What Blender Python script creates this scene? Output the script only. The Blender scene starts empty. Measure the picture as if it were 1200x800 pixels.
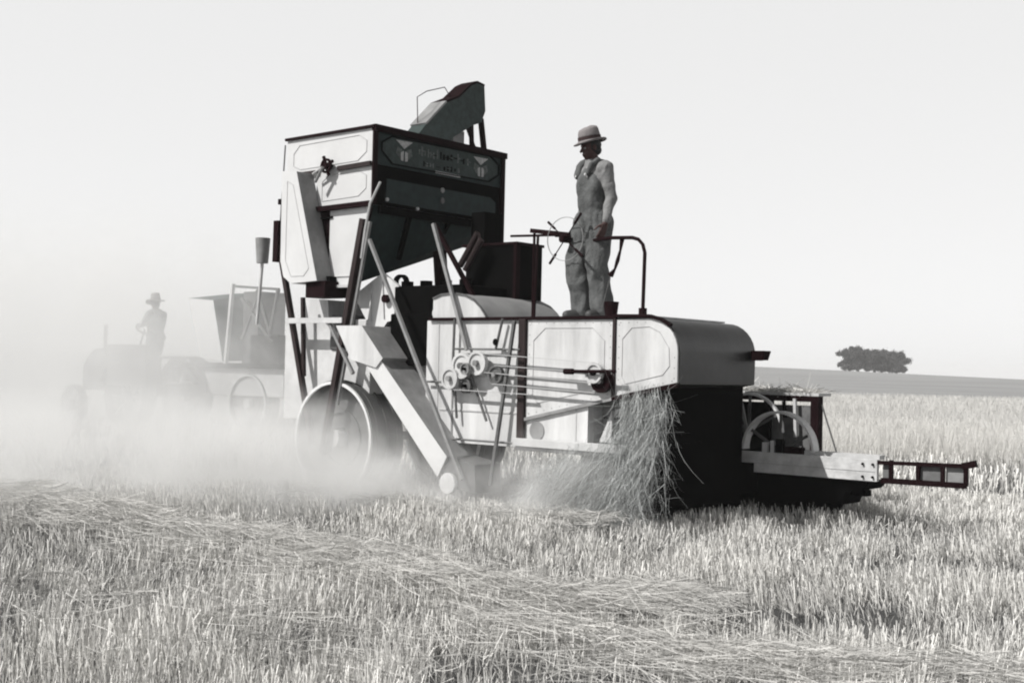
import bpy, bmesh, math, random
import numpy as np
from mathutils import Vector, Matrix, noise
random.seed(7); rng = np.random.default_rng(11)
R = math.radians; PI = math.pi
scene = bpy.context.scene
COL = scene.collection

# ------------------------------------------------------------------ materials
def mat(name, col, rough=.6, var=.12, scale=6., bump=.0, bscale=30., metal=0., streak=False, spec=.4):
    m = bpy.data.materials.new(name); m.use_nodes = True
    nt = m.node_tree; N = nt.nodes; L = nt.links
    b = N['Principled BSDF']; b.inputs['Roughness'].default_value = rough
    b.inputs['Metallic'].default_value = metal; b.inputs['Specular IOR Level'].default_value = spec
    if isinstance(col, (int, float)): col = (col, col, col)
    tc = N.new('ShaderNodeTexCoord'); mp = N.new('ShaderNodeMapping')
    L.new(tc.outputs['Object'], mp.inputs['Vector'])
    if streak: mp.inputs['Scale'].default_value = (1.6, 1.6, .25)
    nz = N.new('ShaderNodeTexNoise'); nz.inputs['Scale'].default_value = scale; nz.inputs['Detail'].default_value = 6
    nz.inputs['Roughness'].default_value = .65
    L.new(mp.outputs[0], nz.inputs['Vector'])
    mr = N.new('ShaderNodeMapRange'); mr.inputs[1].default_value = .3; mr.inputs[2].default_value = .7
    mr.inputs[3].default_value = 1 - var; mr.inputs[4].default_value = 1 + var * .6
    L.new(nz.outputs[0], mr.inputs[0])
    mx = N.new('ShaderNodeMix'); mx.data_type = 'RGBA'; mx.blend_type = 'MULTIPLY'; mx.inputs[0].default_value = 1
    mx.inputs[6].default_value = (*col, 1); L.new(mr.outputs[0], mx.inputs[7])
    L.new(mx.outputs[2], b.inputs['Base Color'])
    if bump:
        n2 = N.new('ShaderNodeTexNoise'); n2.inputs['Scale'].default_value = bscale; n2.inputs['Detail'].default_value = 4
        L.new(tc.outputs['Object'], n2.inputs['Vector'])
        bp = N.new('ShaderNodeBump'); bp.inputs['Strength'].default_value = bump; bp.inputs['Distance'].default_value = .02
        L.new(n2.outputs[0], bp.inputs['Height']); L.new(bp.outputs[0], b.inputs['Normal'])
    return m
WHITE = mat('silver_white_paint', .54, .5, .30, 2.6, .5, 3, streak=True)
PALE = mat('pale_sheet_metal', .50, .5, .2, 4, .2, 6)
GREY = mat('weathered_galvanised_and_shade', .23, .5, .3, 5, .2, 8)
LINE = mat('pinstripe_grey', .42, .6)
TRIM = mat('dark_maroon_trim', (.010, .003, .004), .75, .3, spec=.06)
TRIM2 = mat('maroon_post', (.024, .016, .016), .6, .3, spec=.2)
BLACK = mat('black_iron_and_shade', .003, .9, .3, spec=.02)
GREEN = mat('shade_dark_green', (.016, .028, .028), .6, .35, 9, spec=.2)  # shade of the rear tank and hopper faces, put into the colour
GREEN2 = mat('dark_olive_grey', (.038, .052, .050), .6, .4, 14, spec=.2)
LOGO = mat('worn_lettering', (.12, .135, .13), .7, .5, 25, spec=.1)
HOOD = mat('dark_grey_hood', .035, .42, .4, 3, .15, 4, spec=.5)
DOME = mat('grey_dome_sheet', .24, .5, .25, 3)
IRON = mat('grey_iron', .10, .55, .35, 12)
TYRE = mat('dusty_steel_tread', .05, .8, .4, 9, .4, 40)
RIM = mat('light_worn_rim', .62, .4, .2, 12)
WOOD = mat('weathered_board', .52, .7, .3, 7, .3, 25)
CANVAS = mat('grey_canvas', .13, .9, .4, 7, .3, 12)
ENDPL = mat('tank_white_paint', .56, .5, .1, 2, .15, 3)
SKIN = mat('sunburnt_skin', (.055, .025, .022), .6, .15, 20)
DENIM = mat('faded_denim', (.095, .098, .098), .9, .4, 9, .5, 60)
DENIM2 = mat('dark_denim', .045, .9, .3)
SHIRT = mat('light_work_shirt', .2, .9, .25, 9, .4, 50)
HAT = mat('felt_hat', (.20, .185, .185), .9, .2, 12, .3, 60)
HATB = mat('hat_band', (.035, .018, .018), .8)
LEATHER = mat('boot_leather', .04, .6)
HAIR = mat('dark_hair', .02, .7)
EYE = mat('eye_white', .22, .3)
BARK = mat('bark', .07, .9, .3, 4)
LEAFM = mat('leaf', .052, .8, .5, 1.2)

def straw_mat(name, lo, hi, warm=(1, .985, .95), trans=0.):
    m = bpy.data.materials.new(name); m.use_nodes = True; nt = m.node_tree; N = nt.nodes; L = nt.links
    b = N['Principled BSDF']; b.inputs['Roughness'].default_value = .75; b.inputs['Specular IOR Level'].default_value = .25
    a = N.new('ShaderNodeAttribute'); a.attribute_name = 'tone'
    r = N.new('ShaderNodeMapRange'); r.inputs[3].default_value = lo; r.inputs[4].default_value = hi
    L.new(a.outputs['Fac'], r.inputs[0])
    mx = N.new('ShaderNodeMix'); mx.data_type = 'RGBA'; mx.blend_type = 'MULTIPLY'; mx.inputs[0].default_value = 1
    mx.inputs[6].default_value = (*warm, 1); L.new(r.outputs[0], mx.inputs[7]); L.new(mx.outputs[2], b.inputs['Base Color'])
    if trans:
        tr_ = N.new('ShaderNodeBsdfTranslucent'); L.new(mx.outputs[2], tr_.inputs[0]); ms = N.new('ShaderNodeMixShader'); ms.inputs[0].default_value = trans
        L.new(b.outputs[0], ms.inputs[1]); L.new(tr_.outputs[0], ms.inputs[2]); L.new(ms.outputs[0], N['Material Output'].inputs['Surface'])
    return m
STUB = straw_mat('stubble_straw', .16, .98, trans=.08)
STRAW = straw_mat('loose_straw', .26, .72, trans=.2)
WHEAT = straw_mat('standing_wheat', .66, .84, trans=.42)
FLY = straw_mat('flying_straw', .2, .62, (.97, 1, .99))

# ------------------------------------------------------------------ mesh builder
class MB:
    def __init__(s): s.v = []; s.f = []; s.mi = []; s.mats = []
    def m(s, mt):
        if mt not in s.mats: s.mats.append(mt)
        return s.mats.index(mt)
    def add(s, vs, fs, mt):
        o = len(s.v); s.v += [tuple(v) for v in vs]; k = s.m(mt)
        for f in fs: s.f.append(tuple(i + o for i in f)); s.mi.append(k)
        return s
    def hexa(s, p, mt):
        return s.add(p, [(0, 3, 2, 1), (4, 5, 6, 7), (0, 1, 5, 4), (1, 2, 6, 5), (2, 3, 7, 6), (3, 0, 4, 7)], mt)
    def box(s, x0, x1, y0, y1, z0, z1, mt):
        return s.hexa([(x0, y0, z0), (x1, y0, z0), (x1, y1, z0), (x0, y1, z0), (x0, y0, z1), (x1, y0, z1), (x1, y1, z1), (x0, y1, z1)], mt)
    def beam(s, p, q, w, h, mt, up=(0, 0, 1)):
        p = Vector(p); q = Vector(q); d = (q - p).normalized(); u = Vector(up)
        if abs(d.dot(u)) > .98: u = Vector((0, 1, 0))
        a = d.cross(u).normalized() * w / 2; b = a.cross(d).normalized() * h / 2
        return s.hexa([p - a - b, p + a - b, q + a - b, q - a - b, p - a + b, p + a + b, q + a + b, q - a + b], mt)
    def tube(s, pts, r, mt, n=8, rr=None):
        pts = [Vector(p) for p in pts]; vs = []; fs = []
        ref = None
        for i, p in enumerate(pts):
            d = (pts[min(i + 1, len(pts) - 1)] - pts[max(i - 1, 0)]).normalized()
            if ref is None:
                ref = Vector((0, 0, 1)) if abs(d.z) < .9 else Vector((1, 0, 0))
            a = d.cross(ref).normalized(); b = a.cross(d).normalized(); ref = b
            ra = rr[i] if rr else r
            for k in range(n):
                t = 2 * PI * k / n; vs.append(p + a * math.cos(t) * ra + b * math.sin(t) * ra)
        for i in range(len(pts) - 1):
            for k in range(n):
                fs.append((i * n + k, i * n + (k + 1) % n, (i + 1) * n + (k + 1) % n, (i + 1) * n + k))
        fs.append(tuple(range(n))[::-1]); fs.append(tuple((len(pts) - 1) * n + k for k in range(n)))
        return s.add(vs, fs, mt)
    def prism(s, poly, y0, y1, mt, cap=None, axis='y'):
        """polygon in xz (axis y), yz (axis x)"""
        n = len(poly)
        f = (lambda a, b, c: (a, c, b)) if axis == 'y' else (lambda a, b, c: (c, a, b))
        if axis == 'z': f = lambda a, b, c: (a, b, c)
        vs = [f(a, b, y0) for a, b in poly] + [f(a, b, y1) for a, b in poly]
        s.add(vs, [(i, (i + 1) % n, n + (i + 1) % n, n + i) for i in range(n)], mt)
        s.add(vs, [tuple(range(n)), tuple(range(n, 2 * n))[::-1]], cap or mt)
        return s
    def disc(s, c, ax, r, w, mt, n=32, r2=None):
        """cylinder centred on c along ax"""
        c = Vector(c); ax = Vector(ax).normalized(); u = ax.orthogonal().normalized(); v = ax.cross(u); r2 = r if r2 is None else r2
        vs = [c - ax * w / 2 + (u * math.cos(2 * PI * k / n) + v * math.sin(2 * PI * k / n)) * r for k in range(n)] + \
             [c + ax * w / 2 + (u * math.cos(2 * PI * k / n) + v * math.sin(2 * PI * k / n)) * r2 for k in range(n)]
        return s.add(vs, [(k, (k + 1) % n, n + (k + 1) % n, n + k) for k in range(n)] + [tuple(range(n))[::-1], tuple(range(n, 2 * n))], mt)
    def ring(s, c, ax, ro, ri, w, mt, n=48, a0=0, a1=2 * PI):
        c = Vector(c); ax = Vector(ax).normalized(); u = Vector((1, 0, 0)) if abs(ax.y) > .5 else ax.orthogonal().normalized(); v = ax.cross(u)
        vs = []; full = abs(a1 - a0 - 2 * PI) < 1e-6; m = n if full else n + 1
        for k in range(m):
            t = a0 + (a1 - a0) * k / n; d = u * math.cos(t) + v * math.sin(t)
            for r, o in ((ro, -w / 2), (ro, w / 2), (ri, w / 2), (ri, -w / 2)): vs.append(c + d * r + ax * o)
        fs = []
        for k in range(n):
            a = 4 * k; b = 4 * ((k + 1) % m)
            for j in range(4): fs.append((a + j, a + (j + 1) % 4, b + (j + 1) % 4, b + j))
        if not full: fs += [(3, 2, 1, 0), (4 * n, 4 * n + 1, 4 * n + 2, 4 * n + 3)]
        return s.add(vs, fs, mt)
    def loft(s, rings, mt, n=24):
        """rings: (centre, rx, ry) ellipses in xy, stacked"""
        vs = []; fs = []
        for c, rx, ry in rings:
            for k in range(n):
                t = 2 * PI * k / n; vs.append((c[0] + rx * math.cos(t), c[1] + ry * math.sin(t), c[2]))
        for i in range(len(rings) - 1):
            for k in range(n): fs.append((i * n + k, i * n + (k + 1) % n, (i + 1) * n + (k + 1) % n, (i + 1) * n + k))
        fs += [tuple(range(n))[::-1], tuple((len(rings) - 1) * n + k for k in range(n))]
        return s.add(vs, fs, mt)
    def cap(s, p, q, r1, r2, mt, n=14):
        """tapered capsule"""
        p = Vector(p); q = Vector(q); d = (q - p); L = d.length; d = d / L
        pts = []; rr = []
        for k in range(5): t = PI / 2 * (1 - k / 4.); pts.append(p - d * r1 * math.sin(t)); rr.append(max(r1 * math.cos(t), r1 * .02))
        for k in range(5): t = PI / 2 * (k / 4.); pts.append(q + d * r2 * math.sin(t)); rr.append(max(r2 * math.cos(t), r2 * .02))
        return s.tube(pts, 0, mt, n, rr)
    def ell(s, c, r, mt, rot=None, n=16):
        M = rot or Matrix.Identity(3); vs = []; fs = []
        m = n // 2 + 2
        for i in range(m):
            ph = -PI / 2 + PI * i / (m - 1); cz = math.sin(ph); cr = max(math.cos(ph), .01)
            for k in range(n):
                t = 2 * PI * k / n
                vs.append(Vector(c) + M @ Vector((r[0] * cr * math.cos(t), r[1] * cr * math.sin(t), r[2] * cz)))
        for i in range(m - 1):
            for k in range(n): fs.append((i * n + k, i * n + (k + 1) % n, (i + 1) * n + (k + 1) % n, (i + 1) * n + k))
        fs += [tuple(range(n))[::-1], tuple((m - 1) * n + k for k in range(n))]
        return s.add(vs, fs, mt)
    def build(s, name, parent=None, smooth=False, bevel=0, label=None):
        me = bpy.data.meshes.new(name); me.from_pydata(s.v, [], s.f)
        for m in s.mats: me.materials.append(m)
        me.polygons.foreach_set('material_index', s.mi)
        bm = bmesh.new(); bm.from_mesh(me); bmesh.ops.recalc_face_normals(bm, faces=bm.faces); bm.to_mesh(me); bm.free()
        o = bpy.data.objects.new(name, me); COL.objects.link(o)
        if parent: o.parent = parent
        if label: o['label'] = label
        if smooth:
            me.polygons.foreach_set('use_smooth', [True] * len(me.polygons))
            md = o.modifiers.new('ws', 'EDGE_SPLIT'); md.split_angle = R(38)
        if bevel:
            md = o.modifiers.new('bv', 'BEVEL'); md.width = bevel; md.segments = 2; md.limit_method = 'ANGLE'; md.angle_limit = R(40)
            md.harden_normals = False
        return o
def thing(name, label, cat, loc=(0, 0, 0), rz=0., group=None):
    o = bpy.data.objects.new(name, None); COL.objects.link(o); o.location = loc; o.rotation_euler = (0, 0, rz)
    o['label'] = label; o['category'] = cat; o.empty_display_size = .2
    if group: o['group'] = group
    return o
def struct(o): o['kind'] = 'structure'; return o
def stuff(o, label, cat, group=None):
    o['kind'] = 'stuff'; o['label'] = label; o['category'] = cat
    if group: o['group'] = group
    return o

# ------------------------------------------------------------------ machine frame: +x rearward (near right), +y away right
O = (0.1108, 12.0957, 0.); RZ = R(-40)
ex = Vector((math.cos(RZ), math.sin(RZ), 0)); ey = Vector((-math.sin(RZ), math.cos(RZ), 0))
def W(x, y, z): return Vector(O) + ex * x + ey * y + Vector((0, 0, z))

cmb = thing('combine_harvester', 'large white-sided vintage pull-type combine harvester with tall dark grain tank, dropping straw', 'combine harvester', O, RZ)

# --- rear body
def arc(cx, cz, r, a0, a1, n=8): return [(cx + r * math.cos(R(a0 + (a1 - a0) * i / n)), cz + r * math.sin(R(a0 + (a1 - a0) * i / n))) for i in range(n + 1)]
out = [(0.02, .955), (1.09, 1.205), (1.775, 1.34)] + arc(1.47, 1.62, .31, 0, 90) + [(1.09, 1.93), (0.02, 1.93)]
hd = MB(); hd.prism([(a, b) for a, b in out], .012, 1.36, HOOD)
for yy in (): hd.prism([(a + (.008 if a > 1 else 0), b + .008) for a, b in out[2:12]] + [(1.6, 1.4)], yy, yy + .02, HOOD)
hd.build('rear_hood', cmb, True)
def side_panel(poly, stripe):
    p = MB(); p.prism(poly, -.012, .010, WHITE)
    for i in range(len(poly)):
        a = Vector(poly[i]); b_ = Vector(poly[(i + 1) % len(poly)]); L_ = (b_ - a).length; nrm = Vector((-(b_ - a).y, (b_ - a).x)).normalized() * .03
        for k in range(int(L_ / .09)):
            q = a.lerp(b_, (k + .5) / max(int(L_ / .09), 1)) + nrm; p.disc((q.x, -.0135, q.y), (0, -1, 0), .006, .004, GREY, 8, .003)
    o = p.build('side_panel', cmb)
    t = MB(); n = len(stripe)
    for i in range(n):
        a, b = stripe[i], stripe[(i + 1) % n]; t.beam((a[0], -.0135, a[1]), (b[0], -.0135, b[1]), .004, .008, LINE, up=(0, 1, 0))
    t.build('pinstripe', o)
    return o
side_panel([(.06, .97), (1.075, 1.205), (1.075, 1.915), (.06, 1.915)], [(.2, 1.12), (.85, 1.26), (.98, 1.4), (.98, 1.72), (.84, 1.84), (.28, 1.84), (.14, 1.72), (.14, 1.2)])
side_panel([(1.11, 1.215), (1.77, 1.345)] + arc(1.47, 1.62, .30, 0, 90) + [(1.11, 1.915)], [(1.22, 1.33), (1.62, 1.42), (1.69, 1.5), (1.68, 1.66), (1.58, 1.8), (1.47, 1.85), (1.28, 1.84), (1.18, 1.74), (1.18, 1.4)])
def edge(name, pts, r, mt, flat=True):
    t = MB()
    for a, b in zip(pts[:-1], pts[1:]): t.beam(a, b, r[0], r[1], mt)
    return t.build(name, cmb, label=None)
e1 = MB()
for a, b in zip([(-1.25, 1.935), (0.0, 1.935), (1.09, 1.935), (1.09, 1.95), (1.47, 1.945), (1.6, 1.91), (1.69, 1.86)][:-1], [(-1.25, 1.935), (0.0, 1.935), (1.09, 1.935), (1.09, 1.95), (1.47, 1.945), (1.6, 1.91), (1.69, 1.86)][1:]):
    e1.beam((a[0], -.01, a[1]), (b[0] + .004, -.01, b[1]), .05, .028, TRIM)
e1.build('top_edge_strip', cmb)
MB().box(1.077, 1.108, -.03, .011, 1.2, 1.93, TRIM2).build('seam_strip', cmb)
MB().beam((0.0, -.02, .945), (1.09, -.02, 1.19), .03, .03, GREY).beam((1.09, -.02, 1.19), (1.79, -.02, 1.335), .05, .04, TRIM).build('lower_edge_strip', cmb)
MB().box(-.03, .055, -.045, .0, .70, 1.925, TRIM2).build('corner_post', cmb, bevel=.005)
# --- front body panel with seams
fb = MB().box(-1.3, -.035, .0, 1.34, .68, 1.92, WHITE)
fb.box(-1.14, -1.12, -.006, .01, .7, 1.9, LINE).box(-.93, -.905, -.008, .01, .72, 1.6, GREY)
fb.box(-1.1, -.05, -.008, .01, 1.0, 1.02, LINE)
fb.build('front_body', cmb, bevel=.004)
for x0, x1, z in ((-.87, .0, 1.63), (-1.25, -.62, 1.29), (-.9, .0, .72)):
    MB().tube([(x0, -.05, z), (x1, -.05, z)], .012, IRON, 6).build('tie_rod', cmb)
for x0, z0, x1, z1 in ((-.86, 1.93, -.87, 1.42), (-.22, 1.93, -.3, 1.64), (-.83, 1.2, -.8, .93), (-.66, 1.45, -.4, .92)):
    MB().tube([(x0, -.06, z0), (x1, -.06, z1)], .014, IRON, 6).build('tie_rod', cmb)
# lower body
lp = MB().prism([(.06, .70), (.80, .70), (.80, 1.125), (.06, .95)], -.004, 1.3, WHITE)
lp.box(.66, .672, -.008, .01, .71, 1.08, LINE); lpo = lp.build('lower_panel', cmb)
MB().disc((.2, -.008, .855), (0, 1, 0), .088, .012, GREY).build('inspection_hole', lpo)
MB().box(-.03, 1.6, -.10, -.02, .70, .775, PALE).box(0.0, 1.2, -.09, -.03, .66, .70, IRON).build('step_beam', cmb, bevel=.004)
rc = MB().box(.8, 1.55, .22, .25, .7, 1.3, GREY).box(.83, 1.5, .20, .22, .99, 1.01, BLACK)
rco = rc.build('recess_plate', cmb)
MB().prism([(.86, .78), (1.0, .78), (1.0, 1.08)], .1, .13, WHITE).build('corner_gusset', cmb)
MB().disc((1.3, .19, 1.0), (0, 1, 0), .05, .04, BLACK).build('shaft_end', cmb)
# rear opening and underbody: black boxes put in as their shade
rb = MB().box(1.5, 1.62, .06, 1.36, .2, 1.34, BLACK).box(.9, 1.5, .3, 1.3, .2, 1.2, BLACK).box(.55, 1.5, .24, 1.3, .1, .69, BLACK).box(1.3, 1.62, 1.3, 1.42, .05, 1.34, BLACK)
rb.build('straw_outlet_shade', cmb)
# pulleys and belts
def pulley(x, z, r, y=-.1, mt=IRON, hub=None, w=.05, spokes=0):
    p = MB().ring((x, y, z), (0, 1, 0), r, r * .78, w, mt, 28)
    p.disc((x, y, z), (0, 1, 0), r * .8, w * .4, mt, 24)
    o = p.build('pulley', cmb, True)
    MB().disc((x, y - w * .6, z), (0, 1, 0), r * .25, w * .8, hub or BLACK, 12).build('hub', o)
    return o
pulley(.93, 1.42, .095, -.09, PALE, BLACK); pulley(.99, 1.35, .11, -.06, TRIM, IRON)
MB().tube([(.66, -.14, 1.43), (1.2, -.14, 1.44)], .016, TRIM, 8).tube([(.62, -.14, 1.43), (.72, -.14, 1.43)], .028, TRIM, 8).build('shaft', cmb)
pulley(-.86, 1.33, .11, -.1, PALE, GREY); pulley(-.72, 1.46, .13, -.08, PALE, IRON); pulley(-.5, 1.49, .12, -.1, PALE, GREY)
pulley(-.68, 1.26, .075, -.06, IRON); pulley(-.27, 1.38, .09, -.08, IRON, GREY); pulley(-.6, 1.43, .06, -.16, GREY)
MB().disc((-.27, -.09, 1.7), (0, 1, 0), .035, .03, BLACK, 12, .01).build('oil_cap', cmb)
for a, b in (((-.5, 1.59), (.93, 1.515)), ((-.4, 1.40), (.90, 1.33)), ((-.27, 1.47), (.75, 1.43)), ((-.3, 1.29), (.95, 1.24)), ((-.86, 1.22), (.2, 1.20))):
    MB().beam((a[0], -.10, a[1]), (b[0], -.10, b[1]), .03, .006, LINE).build('drive_belt', cmb)
# --- grain tank
T = MB()
T.box(-3.62, -2.19, 0., 2.18, 3.64, 4.03, ENDPL); T.box(-3.1, -2.2, .005, 2.12, 3.2, 3.64, ENDPL)
tank = T.build('grain_tank', cmb, bevel=.004)
# dark sheets over the rear faces, their shade put into the colour
MB().box(-2.188, -2.178, 0.0, 2.18, 3.64, 4.03, GREEN).build('rear_shade_sheet', tank)
fr = MB()
fr.beam((-2.16, -.015, 4.03), (-2.16, 2.2, 4.03), .06, .07, TRIM); fr.box(-2.2, -2.15, 2.13, 2.19, 2.75, 4.0, TRIM)
fr.box(-2.18, -2.155, -.012, .05, 3.2, 4.0, TRIM)
fr.beam((-3.64, -.012, 4.035), (-2.15, -.012, 4.045), .03, .03, TRIM)
fr.build('tank_frame', tank)
fl = MB(); fl.beam((-2.72, -.02, 3.625), (-2.19, -.02, 3.64), .03, .05, TRIM2); fl.beam((-3.4, -.02, 3.615), (-3.05, -.02, 3.62), .03, .03, TRIM2)
fl.beam((-3.12, -.03, 3.185), (-2.17, -.03, 3.2), .06, .055, TRIM); fl.beam((-3.08, -.01, 3.08), (-2.8, -.01, 3.09), .02, .02, BLACK)
fl.build('side_flange', tank)
for st in ([(-3.5, 3.72), (-3.38, 3.67), (-2.42, 3.69), (-2.28, 3.78), (-2.28, 3.9), (-2.4, 3.97), (-3.4, 3.95), (-3.5, 3.86)], [(-3.0, 3.28), (-2.4, 3.3), (-2.28, 3.38), (-2.28, 3.52), (-2.4, 3.58), (-2.9, 3.56), (-3.0, 3.5)]):
    t = MB()
    for i in range(len(st)):
        a, b = st[i], st[(i + 1) % len(st)]; t.beam((a[0], -.002 if a[1] > 3.62 else .003, a[1]), (b[0], -.002 if a[1] > 3.62 else .003, b[1]), .005, .007, LINE, up=(0, 1, 0))
    t.build('pinstripe', tank)
# logo panel: dark octagon line, two emblems, worn illegible lettering
X = -2.176
lg = MB().prism([(.14, 3.80), (.30, 3.685), (1.90, 3.70), (2.06, 3.80), (2.06, 3.9), (1.92, 3.985), (.28, 3.965), (.14, 3.88)], X - .004, X, GREEN2, axis='x')
lgo = lg.build('name_panel', tank)  # panel ground darkened too, with the rear face's shade in its colour
oc = [(.12, 3.80), (.29, 3.67), (1.91, 3.685), (2.09, 3.79), (2.09, 3.91), (1.93, 3.995), (.27, 3.975), (.12, 3.89)]
ol = MB()
for i in range(8): a, b = oc[i], oc[(i + 1) % 8]; ol.beam((X + .003, a[0], a[1]), (X + .003, b[0], b[1]), .012, .018, BLACK, up=(1, 0, 0))
ol.build('panel_outline', lgo)
EMB = mat('emblem_paint', .42, .7, .4, 30)
for cy in (.47, 1.76):
    e = MB(); x0, x1 = X + .001, X + .004
    e.prism([(cy - .13, 3.95), (cy + .13, 3.955), (cy, 3.865)], x0, x1, EMB, axis='x')
    for s_ in (-1, 1):
        e.prism([(cy + s_ * .03, 3.85), (cy + s_ * .11, 3.88), (cy + s_ * .13, 3.80), (cy + s_ * .04, 3.73)], x0, x1, LOGO, axis='x')
        e.prism([(cy + s_ * .012, 3.84), (cy + s_ * .055, 3.82), (cy + s_ * .05, 3.73), (cy + s_ * .012, 3.725)], x0 + .003, x1 + .003, EMB, axis='x')
    e.build('emblem', lgo)
lt = MB().box(X + .0002, X + .0008, .69, 1.6, 3.72, 3.95, GREEN2); yy = .72; k = 0
for row, (z0, h, y1) in enumerate(((3.83, .11, 1.55), (3.72, .06, 1.42))):
    yy = .70 if row == 0 else .78
    while yy < y1:
        w = random.uniform(.018, .04); hh = h * random.uniform(.55, 1.)
        lt.box(X + .001, X + .003, yy, yy + w, z0 + random.uniform(-.01, .02), z0 + hh, random.choice([LOGO, LOGO, BLACK, GREEN2]))
        if random.random() < .5: lt.box(X + .0032, X + .005, yy, yy + w * 2.1, z0 + hh * .45, z0 + hh * .6, random.choice([LOGO, BLACK]))
        yy += w + random.uniform(.012, .04)
lt.build('worn_lettering', lgo)
MB().box(X + .001, X + .006, .98, 1.4, 3.665, 3.69, PALE).build('panel_bar', lgo)
# second level + hopper, rear shade put into their dark colours
MB().box(-2.198, -2.186, .03, 2.12, 3.2, 3.64, BLACK).prism([(.2, 3.24), (1.98, 3.24), (2.05, 3.3), (2.05, 3.45), (1.95, 3.5), (.22, 3.5)], -2.186, -2.178, GREEN, axis='x').build('middle_sheet', tank)
for a, b, c, d in ((1.1, 3.48, .03, GREY), (1.1, 3.36, .035, IRON), (.22, 3.27, .02, PALE), (.7, 3.22, .018, PALE)): MB().disc((-2.17, a, b), (1, 0, 0), c, .02, d, 12).build('rivet', tank)
hp = MB()
P = [(-2.85, 0, 2.32), (-2.47, 0, 2.32), (-2.35, 2.12, 3.02), (-2.95, 2.12, 3.02), (-2.85, 0, 3.2), (-2.2, 0, 3.2), (-2.2, 2.12, 3.2), (-3.1, 2.12, 3.2)]
hp.add(P, [(0, 3, 2, 1), (4, 5, 6, 7), (1, 2, 6, 5), (2, 3, 7, 6), (3, 0, 4, 7)], GREEN); hp.add(P, [(0, 1, 5, 4)], ENDPL)
hpo = hp.build('hopper', cmb, bevel=.003)
MB().beam((-2.19, .0, 3.16), (-2.46, -.0, 2.30), .03, .04, TRIM).beam((-2.86, -.01, 2.31), (-2.44, -.01, 2.31), .05, .03, PALE).beam((-2.80, -.006, 2.42), (-2.48, -.006, 2.42), .01, .008, LINE).beam((-2.17, .1, 3.15), (-2.17, 2.1, 3.15), .03, .08, BLACK).build('hopper_edge', hpo)
for yb in (.6, 1.25): MB().beam((-2.19, yb, 3.15), (-2.36, yb, 2.42 + yb * .38), .05, .05, BLACK).build('hopper_rib', hpo)
MB().box(-3.1, -2.86, .02, .3, 2.2, 3.18, TRIM).build('recess_sheet', cmb)
# --- elevator slab on the left side of the tank
el = MB(); A = [(-3.40, -.25, 3.62), (-3.15, -.25, 3.60), (-2.76, -.25, 2.36), (-3.2, -.25, 2.34), (-3.33, -.25, 2.42), (-3.39, -.25, 2.6)]
B = [(a, -.003, c) for a, b, c in A]
n = len(A)
el.add(A, [tuple(range(n))], ENDPL); el.add(A + B, [(i, (i + 1) % n, n + (i + 1) % n, n + i) for i in range(n)] + [tuple(range(n, 2 * n))], GREY)  # other faces greyer than the left one, shade put into the colour
elo = el.build('elevator_housing', cmb, bevel=.004)
t = MB(); st = [(-3.3, 3.5), (-3.2, 3.45), (-2.9, 2.5), (-2.98, 2.42), (-3.2, 2.42), (-3.3, 2.6)]
for i in range(6): a, b = st[i], st[(i + 1) % 6]; t.beam((a[0], -.2515, a[1]), (b[0], -.2515, b[1]), .005, .006, LINE, up=(0, 1, 0))
t.build('pinstripe', elo)
MB().box(-3.0, -2.68, -.2, .06, 2.18, 2.36, TRIM).box(-2.86, -2.72, -.1, .1, 2.3, 2.42, BLACK).build('elevator_boot', elo)
# valve wheel with crank on the left tank face
vw = MB().ring((-2.86, -.07, 3.66), (0, 1, 0), .085, .06, .025, TRIM, 20)
for a in range(4): vw.beam((-2.86, -.07, 3.66), (-2.86 + .12 * math.cos(a * PI / 2 + .4), -.07, 3.66 + .12 * math.sin(a * PI / 2 + .4)), .025, .03, TRIM)
vw.disc((-2.86, -.05, 3.66), (0, 1, 0), .04, .09, TRIM, 12); vw.tube([(-2.86, -.12, 3.64), (-2.98, -.12, 3.48)], .018, GREY, 8); vw.tube([(-2.9, -.1, 3.64), (-3.05, -.1, 3.58)], .012, PALE, 8)
vw.build('valve_crank', tank)
# --- top spout / elevator head
sp = MB()
poly = [(1.10, 4.0), (1.45, 4.37), (1.80, 4.70), (2.02, 4.80), (2.24, 4.99), (2.36, 5.05), (2.50, 5.03), (2.53, 4.72), (2.46, 4.56), (2.3, 4.50), (1.95, 4.30), (1.7, 4.0)]
sp.prism(poly, -3.05, -2.8, GREEN2, axis='x'); spo = sp.build('discharge_spout', cmb, bevel=.006)
ld = MB()
for a, b in zip(poly[1:6], poly[2:7]): ld.beam((-2.93, a[0], a[1] + .012), (-2.93, b[0], b[1] + .012), .27, .025, TRIM if a[0] > 1.7 else GREY, up=(-.5, 0, 1) if False else (0, 0, 1))
ld.build('spout_lid', spo)
MB().tube([(-2.95, 1.46, 4.38), (-2.95, 1.44, 4.72), (-2.95, 1.60, 4.82), (-2.95, 1.92, 4.93), (-2.95, 2.04, 4.82)], .006, TRIM2, 6).build('pull_rod', spo)
MB().beam((-2.85, 2.50, 4.62), (-2.85, 2.62, 4.0), .06, .05, TRIM).build('spout_brace', cmb)
MB().beam((-2.85, 2.32, 4.52), (-2.85, 2.36, 4.0), .04, .05, TRIM).beam((-2.83, 2.2, 4.5), (-2.83, 2.42, 4.15), .03, .03, TRIM).build('spout_brace', cmb)
MB().box(-3.1, -2.9, 2.05, 2.25, 3.9, 4.42, GREY).build('spout_pipe', cmb)
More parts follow.
